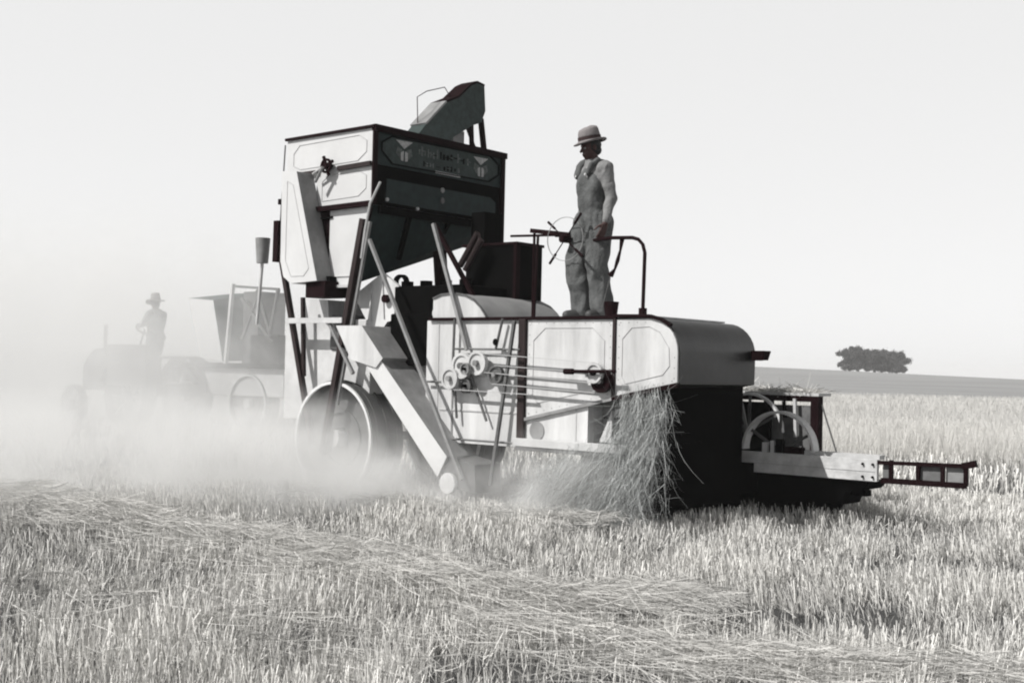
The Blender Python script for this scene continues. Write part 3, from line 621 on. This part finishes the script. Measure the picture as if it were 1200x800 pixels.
# ------------------------------------------------------------------ ground
PERM = rng.permutation(4096); GV = rng.random(4096) * 2 - 1
def vn(x, y, k=0):
    x = np.asarray(x, float); y = np.asarray(y, float); xi = np.floor(x).astype(int); yi = np.floor(y).astype(int); fx = x - xi; fy = y - yi
    fx = fx * fx * (3 - 2 * fx); fy = fy * fy * (3 - 2 * fy)
    g = lambda a, b: GV[PERM[(PERM[(a + int(k) * 57) & 4095] + b) & 4095]]
    return (g(xi, yi) * (1 - fx) + g(xi + 1, yi) * fx) * (1 - fy) + (g(xi, yi + 1) * (1 - fx) + g(xi + 1, yi + 1) * fx) * fy
def wnoise(x, y, s, k): return .6 * vn(x * s, y * s, k) + .25 * vn(x * s * 2.1 + 7, y * s * 2.1, k)
def hz(x, y):
    n = float(hzv(x, y))
    t = min(max((y - 60) / 190., 0), 1); t = t * t * (3 - 2 * t)
    crest = min(3.9 - .0265 * x, 3.0 + .004 * x) + .12
    crest = max(min(crest, 8), -1)
    crest += .25 * noise.noise(Vector((x * .02, 0, 7)))
    z = n + crest * t
    if y > 255: z -= (y - 255) * .02
    return z
def hzv(x, y): return vn(np.asarray(x) * .35, np.asarray(y) * .35, 1) * .035 + vn(np.asarray(x) * 1.3, np.asarray(y) * 1.3, 4) * .018
def ground():
    xs = np.unique(np.concatenate([np.linspace(-900, -40, 44), np.linspace(-40, 40, 161), np.linspace(40, 900, 44)]))
    ys = np.unique(np.concatenate([np.linspace(-40, 0, 21), np.linspace(0, 40, 121), np.linspace(40, 300, 66), np.linspace(300, 1500, 30)]))
    v = [(x, y, hz(x, y)) for y in ys for x in xs]; nx = len(xs)
    f = [(j * nx + i, j * nx + i + 1, (j + 1) * nx + i + 1, (j + 1) * nx + i) for j in range(len(ys) - 1) for i in range(nx - 1)]
    me = bpy.data.meshes.new('ground'); me.from_pydata(v, [], f); me.polygons.foreach_set('use_smooth', [True] * len(f))
    m = bpy.data.materials.new('field_soil'); m.use_nodes = True; nt = m.node_tree; N = nt.nodes; L = nt.links
    b = N['Principled BSDF']; b.inputs['Roughness'].default_value = .95; b.inputs['Specular IOR Level'].default_value = .1
    tc = N.new('ShaderNodeTexCoord'); nz = N.new('ShaderNodeTexNoise'); nz.inputs['Scale'].default_value = 3; nz.inputs['Detail'].default_value = 8
    mp = N.new('ShaderNodeMapping'); mp.inputs['Scale'].default_value = (.12, 1.2, 1); L.new(tc.outputs['Object'], mp.inputs[0]); 
    n2 = N.new('ShaderNodeTexNoise'); n2.inputs['Scale'].default_value = .3; n2.inputs['Detail'].default_value = 8; n2.inputs['Roughness'].default_value = .7; L.new(mp.outputs[0], n2.inputs['Vector'])
    L.new(tc.outputs['Object'], nz.inputs['Vector'])
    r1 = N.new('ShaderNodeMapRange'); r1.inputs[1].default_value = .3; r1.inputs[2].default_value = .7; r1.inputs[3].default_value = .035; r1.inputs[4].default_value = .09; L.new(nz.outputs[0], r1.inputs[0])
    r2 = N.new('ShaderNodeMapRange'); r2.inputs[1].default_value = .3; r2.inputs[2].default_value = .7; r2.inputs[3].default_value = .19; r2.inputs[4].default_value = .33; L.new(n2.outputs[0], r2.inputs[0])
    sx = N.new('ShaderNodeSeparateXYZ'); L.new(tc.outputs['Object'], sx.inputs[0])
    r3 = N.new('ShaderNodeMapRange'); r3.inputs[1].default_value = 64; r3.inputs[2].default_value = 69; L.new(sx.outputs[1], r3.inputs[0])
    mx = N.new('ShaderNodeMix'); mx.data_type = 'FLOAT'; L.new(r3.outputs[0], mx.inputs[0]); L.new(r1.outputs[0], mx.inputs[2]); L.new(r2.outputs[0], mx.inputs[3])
    L.new(mx.outputs[0], b.inputs['Base Color'])
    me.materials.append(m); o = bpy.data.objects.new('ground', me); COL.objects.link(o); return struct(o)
ground()

def ribbons(name, mt, base, d, length, width, bend, tone, seg=2, facing=None, taper=.55):
    """base (N,3), d unit (N,3), bend (N,3) offset reached at the tip"""
    n = len(base); t = np.linspace(0, 1, seg + 1)
    side = np.cross(d, rng.normal(size=(n, 3))); side /= np.linalg.norm(side, axis=1)[:, None] + 1e-9
    if facing is not None: side = facing
    V = np.zeros((n, seg + 1, 2, 3))
    for i, tt in enumerate(t):
        c = base + d * (length * tt)[:, None] + bend * (tt * tt); w = (width * (1 - taper * tt))[:, None] * side / 2
        V[:, i, 0] = c - w; V[:, i, 1] = c + w
    V = V.reshape(-1, 3); m = 2 * (seg + 1)
    F = np.array([[2 * i, 2 * i + 1, 2 * i + 3, 2 * i + 2] for i in range(seg)])
    F = (F[None] + (np.arange(n) * m)[:, None, None]).reshape(-1, 4)
    me = bpy.data.meshes.new(name); me.vertices.add(len(V)); me.vertices.foreach_set('co', V.ravel().astype(np.float32))
    me.loops.add(F.size); me.loops.foreach_set('vertex_index', F.ravel().astype(np.int32))
    me.polygons.add(len(F)); me.polygons.foreach_set('loop_start', np.arange(0, F.size, 4, dtype=np.int32))
    me.polygons.foreach_set('loop_total', np.full(len(F), 4, dtype=np.int32)); me.update(calc_edges=True)
    a = me.attributes.new('tone', 'FLOAT', 'POINT'); a.data.foreach_set('value', np.repeat(tone, m).astype(np.float32))
    me.materials.append(mt); o = bpy.data.objects.new(name, me); COL.objects.link(o); return o

# --- stubble
def stubble(n, y0, y1, hmin, hmax, wd, slope, name, label):
    u = rng.random(n); y = np.sqrt(y0 ** 2 + u * (y1 ** 2 - y0 ** 2)); x = (rng.random(n) * 2 - 1) * (y * slope + .6)
    # sown rows, loosely
    ang = R(-40); rx = x * math.cos(ang) + y * math.sin(ang); ry = -x * math.sin(ang) + y * math.cos(ang)
    ry2 = np.round(ry / .17) * .17 + rng.normal(0, .035, n); x = rx * math.cos(ang) - ry2 * math.sin(ang); y = rx * math.sin(ang) + ry2 * math.cos(ang)
    dens = wnoise(x, y, 1.1, 2.) * .8 + .5 * wnoise(x, y, 3.5, 8.) + .4 * vn(x * 9, y * 9, 5)
    hole = np.exp(-(((x - .05) / .45) ** 2 + ((y - 6.0) / .35) ** 2)) + .5 * np.exp(-(((x + .6) / .5) ** 2 + ((y - 7.0) / .25) ** 2))
    keep = rng.random(n) < np.maximum(.62 + dens * 1.4 - hole * 1.3, .22); x = x[keep]; y = y[keep]; dens = dens[keep]; n = len(x)
    z = hzv(x, y) - .01
    lean = rng.normal(0, .15, (n, 2)); lean[:, 0] += .10 * wnoise(x, y, .5, 5.) * 3
    flat = rng.random(n) < .16; lean[flat] *= 4.5
    d = np.stack([lean[:, 0], lean[:, 1], np.ones(n)], 1); d /= np.linalg.norm(d, axis=1)[:, None]
    h = rng.uniform(hmin, hmax, n) * (1 + .5 * dens); h[flat] *= .9
    bend = np.zeros((n, 3)); bend[:, :2] = rng.normal(0, .012, (n, 2)); bend[:, 2] = -rng.random(n) * .02
    tone = np.clip(rng.beta(1.3, 1.1, n) + .2 * dens, 0, 1)
    o = ribbons(name, STUB, np.stack([x, y, z], 1), d, h, rng.uniform(.6, 1.3, n) * wd * (y / 7) ** .5, bend, tone, taper=.15)
    return stuff(o, label, 'stubble')
stubble(250000, 3.6, 15, .08, .20, .0050, .46, 'stubble', 'short pale cut straw stubble covering the near field')
stubble(150000, 15, 52, .14, .25, .011, .5, 'stubble', 'thinner looking stubble of the field farther back, behind the machines')

# --- loose straw windrows
def windrow(path, wid, n, hgt, name, label, lens=(.2, .5), wd=.0042, spread=.6):
    path = np.array(path, float); seg = np.diff(path, axis=0); sl = np.linalg.norm(seg, axis=1); cum = np.concatenate([[0], np.cumsum(sl)])
    t = rng.random(n) * cum[-1]; k = np.clip(np.searchsorted(cum, t) - 1, 0, len(seg) - 1); f = (t - cum[k]) / sl[k]
    p = path[k] + seg[k] * f[:, None]; dr = seg[k] / sl[k][:, None]; nr = np.stack([-dr[:, 1], dr[:, 0]], 1)
    off = rng.normal(0, .5, n); lump = 1 + .8 * wnoise(p[:, 0], p[:, 1], 2.2, 3.) ; p = p + nr * (off * wid * lump)[:, None]
    z = hzv(p[:, 0], p[:, 1]) + .12 + hgt * np.exp(-off ** 2 * 2) * rng.random(n) ** .6 * lump
    a = np.arctan2(dr[:, 1], dr[:, 0]) + rng.normal(0, spread, n) + PI * (rng.random(n) < .5)
    d = np.stack([np.cos(a), np.sin(a), rng.normal(.02, .16, n)], 1); d /= np.linalg.norm(d, axis=1)[:, None]
    L_ = rng.uniform(*lens, n); base = np.stack([p[:, 0], p[:, 1], z], 1) - d * (L_ / 2)[:, None]
    bend = rng.normal(0, .07, (n, 3)); bend[:, 2] = rng.normal(-.03, .05, n)
    keep = rng.random(n) < .55 + .9 * wnoise(p[:, 0], p[:, 1], 1.6, 9.)
    tone = np.clip(rng.beta(2.6, 1.6, n), 0, 1)
    q = keep; o = ribbons(name, STRAW, base[q], d[q], L_[q], rng.uniform(.6, 1.3, q.sum()) * wd, bend[q], tone[q], seg=4)
    return stuff(o, label, 'straw')
windrow([(-6.5, 12.6), (-4.2, 11.2), (-2.7, 9.8), (-1.7, 8.9), (-1.0, 8.3), (-.45, 7.7), (.3, 7.2), (1.2, 6.9)], .6, 15000, .14, 'straw_windrow', 'long row of loose pale straw crossing the stubble from the left edge to the middle')
windrow([(-.2, 6.7), (.5, 6.2), (1.0, 5.9), (1.7, 5.7), (2.6, 5.5), (3.6, 5.2)], .4, 3500, .10, 'straw_windrow', 'scattered straw tangle lying across the near right foreground', wd=.0045, spread=.5)
windrow([(-3.2, 7.4), (-2.0, 6.6), (-.9, 6.2), (.2, 5.6), (1, 5.2)], .9, 1500, .04, 'straw_windrow', 'sparse stray straws among the stubble in the near left foreground', wd=.0042, spread=1.0)
windrow([tuple(W(-2.2, -.9, 0))[:2], tuple(W(-.2, -.7, 0))[:2], tuple(W(1.5, -.5, 0))[:2]], .45, 3500, .05, 'straw_windrow', 'low ridge of fresh straw on the ground along the near side of the combine', wd=.006, lens=(.15, .35), spread=.9)

# --- standing wheat
n = 420000
u = rng.random(n); y = np.where(rng.random(n) < .55, 17 + rng.random(n) ** 1.3 * 12, 17 + rng.random(n) * 49)
x = -30 + rng.random(n) * 80
edge_y = 19.6 + .17 * (x - 4) + .25 * np.sin(x * 2.1)
k = (y > edge_y) & (x > 1.5 + (y - 19) * -.45) & (np.abs(x) < y * .62 + 2); x = x[k]; y = y[k]; n = len(x)
d = np.stack([rng.normal(0, .13, n), rng.normal(0, .13, n), np.ones(n)], 1); d /= np.linalg.norm(d, axis=1)[:, None]
bend = np.stack([rng.normal(0, .06, n), rng.normal(0, .06, n), -rng.random(n) * .08], 1)
o = ribbons('standing_wheat', WHEAT, np.stack([x, y, np.zeros(n)], 1), d, rng.uniform(.50, .62, n) * (1 + .12 * wnoise(x, y, .25, 1.)), rng.uniform(.005, .012, n) * (y / 22), bend, np.clip(rng.beta(2.5, 1.8, n) + .3 * wnoise(x, y, .3, 6.), 0, 1))
stuff(o, 'pale ripe standing wheat beyond the cutting platform, not yet cut', 'wheat')

# --- straw falling from the rear of the combine
def plume():
    K = 110; M_ = np.array([tuple(ex), tuple(ey), (0, 0, 1)])
    xt = rng.uniform(1.22, 1.74, K); xb = xt + rng.normal(-.12, .16, K) - (rng.random(K) < .45) * rng.uniform(.1, .75, K); yt = rng.uniform(-.16, .02, K); yb = rng.uniform(-.5, .0, K); pw = rng.uniform(1.3, 3., K); s0 = rng.random(K) * .35 * (rng.random(K) < .4)
    low = rng.random(K) < .42; xt[low] = rng.uniform(.95, 1.5, low.sum()); xb[low] = xt[low] - rng.uniform(.3, 1.15, low.sum()); s0[low] = rng.uniform(.38, .6, low.sum()); pw[low] = rng.uniform(1., 1.6, low.sum())
    n = 6800; k = rng.integers(0, K, n); s = s0[k] + (1 - s0[k]) * rng.random(n)
    f = s ** pw[k]; x = xt[k] + (xb[k] - xt[k]) * f + .05 * np.sin(s * 5 + k); yv = yt[k] + (yb[k] - yt[k]) * s; z = 1.33 - 1.3 * s + .03 * rng.normal(size=n)
    jit = .012 + .05 * s; x = x + rng.normal(0, 1, n) * jit; yv = yv + rng.normal(0, 1, n) * jit
    dx = (xb[k] - xt[k]) * pw[k] * s ** (pw[k] - 1) * .8
    d = np.stack([dx + rng.normal(0, .3, n), (yb[k] - yt[k]) + rng.normal(0, .2, n), -1.3 * np.ones(n)], 1); d /= np.linalg.norm(d, axis=1)[:, None]
    wild = rng.random(n) < .07; d[wild] = rng.normal(size=(wild.sum(), 3)); d /= np.linalg.norm(d, axis=1)[:, None]
    L_ = rng.uniform(.10, .34, n); base = np.stack([x, yv, z], 1); tip = base + d * L_[:, None]; L_[tip[:, 2] < .06] *= .3
    bend = rng.normal(0, .09, (n, 3))
    o = ribbons('falling_straw', FLY, base @ M_ + np.array(O), d @ M_, L_, rng.uniform(.0018, .0042, n), bend @ M_, np.clip(rng.beta(1.5, 1.8, n) + .25 * np.sin(k * 1.7), 0, 1), seg=4)
    stuff(o, 'sheaf of loose straw falling from the rear outlet of the near combine', 'straw')
plume()
# fresh straw on the far header top
def tuft():
    n = 700; x = rng.uniform(.3, 1.8, n); yv = rng.uniform(2.55, 2.85, n); z = 1.265 + rng.random(n) * .03
    a = rng.random(n) * 2 * PI; d = np.stack([np.cos(a), np.sin(a), rng.normal(0, .3, n)], 1); d /= np.linalg.norm(d, axis=1)[:, None]
    M = np.array([tuple(ex), tuple(ey), (0, 0, 1)])
    o = ribbons('cut_straw', STRAW, np.stack([x, yv, z], 1) @ M + np.array(O), d @ M, rng.uniform(.08, .2, n), rng.uniform(.006, .012, n), rng.normal(0, .02, (n, 3)), rng.beta(3, 1.5, n))
    stuff(o, 'fringe of cut straw lying on top of the canvas frame', 'straw')
tuft()

# ------------------------------------------------------------------ far trees
def tree(x, y, z, h, w, seed, label):
    t = thing('broadleaf_tree', label, 'tree', (x, y, z), 0, 'trees on the horizon')
    r = random.Random(seed); tk = MB(); limbs = []
    tk.tube([(0, 0, -.3), (r.uniform(-.2, .2), 0, h * .3), (r.uniform(-.3, .3), 0, h * .55)], 0, BARK, 8, [.30, .2, .1])
    for k in range(7):
        a = r.uniform(0, 2 * PI); z0 = h * r.uniform(.18, .4); q = (math.cos(a) * w * .38, math.sin(a) * w * .38, h * r.uniform(.5, .8))
        tk.tube([(0, 0, z0), (q[0] * .5, q[1] * .5, (z0 + q[2]) / 2 + .2), q], 0, BARK, 6, [.14, .09, .03]); limbs.append(q)
    tk.build('trunk', t)
    g = np.random.default_rng(seed); cl = []
    for k in range(34):
        a = r.uniform(0, 2 * PI); rr = math.sqrt(r.random()) * w * .5; zz = h * r.uniform(.2, .86) * (1 - .18 * (rr / (w * .5)) ** 2)
        cl.append((rr * math.cos(a), rr * math.sin(a), zz, r.uniform(.5, 1.0) * w * .19))
    cl = np.array(cl); n = 12000; idx = g.integers(0, len(cl), n); p = g.normal(0, .5, (n, 3)) * cl[idx, 3:4] * np.array([1, 1, .75]) + cl[idx, :3]
    p = p[(p[:, 2] > h * .06)]; n = len(p); dd = None
    dd = g.normal(size=(n, 3)); dd /= np.linalg.norm(dd, axis=1)[:, None]
    o = ribbons('crown', LEAFM, p, dd, g.uniform(.15, .34, n), g.uniform(.14, .26, n), np.zeros((n, 3)), g.random(n), seg=1); o.parent = t
for i, (px, h, w, lb) in enumerate(((67.4, 6.3, 4.2, 'leftmost tree of the far grove, its crown leaning out to the left'), (69.8, 6.3, 4.0, 'second tree from the left in the far grove'),
        (72.3, 6.2, 4.0, 'third tree from the left in the far grove, at its middle'), (74.6, 6.0, 4.0, 'second tree from the right in the far grove'), (76.8, 5.8, 4.2, 'rightmost tree of the far grove'))):
    tree(px, 248 + (i % 2) * 2.5, hz(px, 249) - .2, h * .93, w, 40 + i, lb)

# ------------------------------------------------------------------ dust clouds
def dust(c, r, dens, label, sc=.9, edge0=.25, thr=.35, rz=0.):
    mb = MB(); mb.ell((0, 0, 0), (1, 1, 1), WHITE, n=24); o = mb.build('dust_cloud'); o.location = c; o.scale = r; o.rotation_euler = (0, 0, rz)
    m = bpy.data.materials.new('dust'); m.use_nodes = True; nt = m.node_tree; N = nt.nodes; L = nt.links; N.remove(N['Principled BSDF'])
    pv = N.new('ShaderNodeVolumePrincipled'); pv.inputs['Color'].default_value = (.99, .99, .985, 1); pv.inputs['Anisotropy'].default_value = .1
    tc = N.new('ShaderNodeTexCoord'); ln = N.new('ShaderNodeVectorMath'); ln.operation = 'LENGTH'; L.new(tc.outputs['Object'], ln.inputs[0])
    fo = N.new('ShaderNodeMapRange'); fo.interpolation_type = 'SMOOTHERSTEP'; fo.inputs[1].default_value = 1.; fo.inputs[2].default_value = edge0; L.new(ln.outputs['Value'], fo.inputs[0])
    ge = N.new('ShaderNodeNewGeometry'); nz = N.new('ShaderNodeTexNoise'); nz.inputs['Scale'].default_value = sc; nz.inputs['Detail'].default_value = 5; nz.inputs['Roughness'].default_value = .6; nz.inputs['Distortion'].default_value = .8; L.new(ge.outputs['Position'], nz.inputs['Vector'])
    mr = N.new('ShaderNodeMapRange'); mr.inputs[1].default_value = thr; mr.inputs[2].default_value = .65; mr.inputs[3].default_value = .02; mr.inputs[4].default_value = 1.9; L.new(nz.outputs[0], mr.inputs[0])
    a = N.new('ShaderNodeMath'); a.operation = 'MULTIPLY'; L.new(fo.outputs[0], a.inputs[0]); L.new(mr.outputs[0], a.inputs[1])
    b = N.new('ShaderNodeMath'); b.operation = 'MULTIPLY'; b.inputs[1].default_value = dens; L.new(a.outputs[0], b.inputs[0])
    L.new(b.outputs[0], pv.inputs['Density']); L.new(pv.outputs[0], N['Material Output'].inputs['Volume'])
    o.data.materials.clear(); o.data.materials.append(m)
    stuff(o, label, 'dust')
DUST = True
if DUST:
    dust(W(-3.0, -.5, .35), (2.2, 1.0, 1.0), 1.15, 'low dust cloud billowing round the near drive wheel', 2.2)
    dust(W(-.9, -.55, .15), (2.1, .8, .6), 1.3, 'thin dust drifting along the ground under the side panels', 1.5)
    dust((-6.2, 16.0, 1.1), (4.4, 4.0, 2.2), .24, 'broad dust haze hanging between the two combines', 1.1)
    dust((-8.0, 23.5, 1.2), (10.0, 4.2, 4.0), .15, 'thick dust bank veiling the tractor and the second combine', .8)

if DUST:
    dust((-4.2, 12.3, .35), (4.8, 2.3, 1.15), .66, 'ground dust rolling over the stubble left of the combine', 1.5)
    dust((-11., 30., 1.5), (10., 4., 4.8), .3, 'pale dust bank far off to the left, beyond the tractor', .4)
    dust(W(.75, -.5, .25), (1.3, .55, .85), 1.0, 'fine chaff dust around the falling straw', 2.2)
    hb = MB().box(-905, 905, -45, 1505, -30, 14, WHITE).build('haze'); hb['kind'] = 'stuff'; hb['label'] = 'thin pale summer haze over the whole field'; hb['category'] = 'haze'
    m = bpy.data.materials.new('air'); m.use_nodes = True; nt = m.node_tree; nt.nodes.remove(nt.nodes['Principled BSDF']); pv = nt.nodes.new('ShaderNodeVolumePrincipled')
    pv.inputs['Color'].default_value = (.97, .97, .97, 1); pv.inputs['Density'].default_value = .0007; nt.links.new(pv.outputs[0], nt.nodes['Material Output'].inputs['Volume'])
    hb.data.materials.clear(); hb.data.materials.append(m)

# ------------------------------------------------------------------ light, world, camera
sd = Vector((-.92, -.40, 0)).normalized(); EL = R(46)
S = Vector((sd.x * math.cos(EL), sd.y * math.cos(EL), math.sin(EL)))
li = bpy.data.lights.new('sun', 'SUN'); li.energy = 3.9; li.angle = R(.6); li.color = (1, .985, .96)
lo = bpy.data.objects.new('sun', li); COL.objects.link(lo); lo.rotation_euler = (-S).to_track_quat('-Z', 'Y').to_euler(); lo.location = (0, 0, 30)
w = bpy.data.worlds.new('World'); scene.world = w; w.use_nodes = True; N = w.node_tree.nodes; L = w.node_tree.links
bg = N['Background']; bg.inputs[1].default_value = .10; HAZE = 5.3
sk = N.new('ShaderNodeTexSky'); sk.sky_type = 'NISHITA'; sk.sun_disc = False; sk.sun_elevation = EL; sk.sun_rotation = math.atan2(S.x, S.y)
sk.dust_density = 1.; sk.air_density = 1.; sk.altitude = 100
bw = N.new('ShaderNodeRGBToBW'); L.new(sk.outputs[0], bw.inputs[0])
# milky summer haze: brightest low down, thinning to the zenith
tc = N.new('ShaderNodeTexCoord'); sx = N.new('ShaderNodeSeparateXYZ'); L.new(tc.outputs['Generated'], sx.inputs[0])
hzn = N.new('ShaderNodeMapRange'); hzn.interpolation_type = 'SMOOTHSTEP'; hzn.inputs[1].default_value = .30; hzn.inputs[2].default_value = .6; hzn.inputs[3].default_value = HAZE; hzn.inputs[4].default_value = .0; L.new(sx.outputs[2], hzn.inputs[0])
cl = N.new('ShaderNodeMath'); cl.operation = 'MULTIPLY'; cl.inputs[1].default_value = .22; L.new(bw.outputs[0], cl.inputs[0])
ad = N.new('ShaderNodeMath'); ad.operation = 'ADD'; L.new(cl.outputs[0], ad.inputs[0]); L.new(hzn.outputs[0], ad.inputs[1]); L.new(ad.outputs[0], bg.inputs[0])

cam = bpy.data.cameras.new('camera'); co = bpy.data.objects.new('camera', cam); COL.objects.link(co); scene.camera = co
cam.sensor_width = 36; cam.lens = 1458. / 1200 * 36; cam.clip_end = 5000; cam.clip_start = .05
p_ = math.atan(31 / 1458.); r_ = R(1.33)
Fw = Vector((0, math.cos(p_), math.sin(p_))); U0 = Vector((0, -math.sin(p_), math.cos(p_))); Xv = Vector((1, 0, 0))
Rt = Xv * math.cos(r_) + U0 * math.sin(r_); Up = U0 * math.cos(r_) - Xv * math.sin(r_)
M = Matrix((Rt, Up, -Fw)).transposed().to_4x4(); M.translation = Vector((0, 0, 1.45)); co.matrix_world = M

vs = scene.view_settings; vs.view_transform = 'Standard'; vs.look = 'None'; vs.exposure = .52; vs.gamma = 1
scene.render.engine = 'CYCLES'; cy = scene.cycles; cy.use_denoising = True; cy.denoiser = 'OPENIMAGEDENOISE'
cy.max_bounces = 6; cy.diffuse_bounces = 3; cy.volume_bounces = 4; cy.volume_step_rate = 1.5; cy.volume_max_steps = 128
cy.use_adaptive_sampling = True; cy.filter_width = 2.1
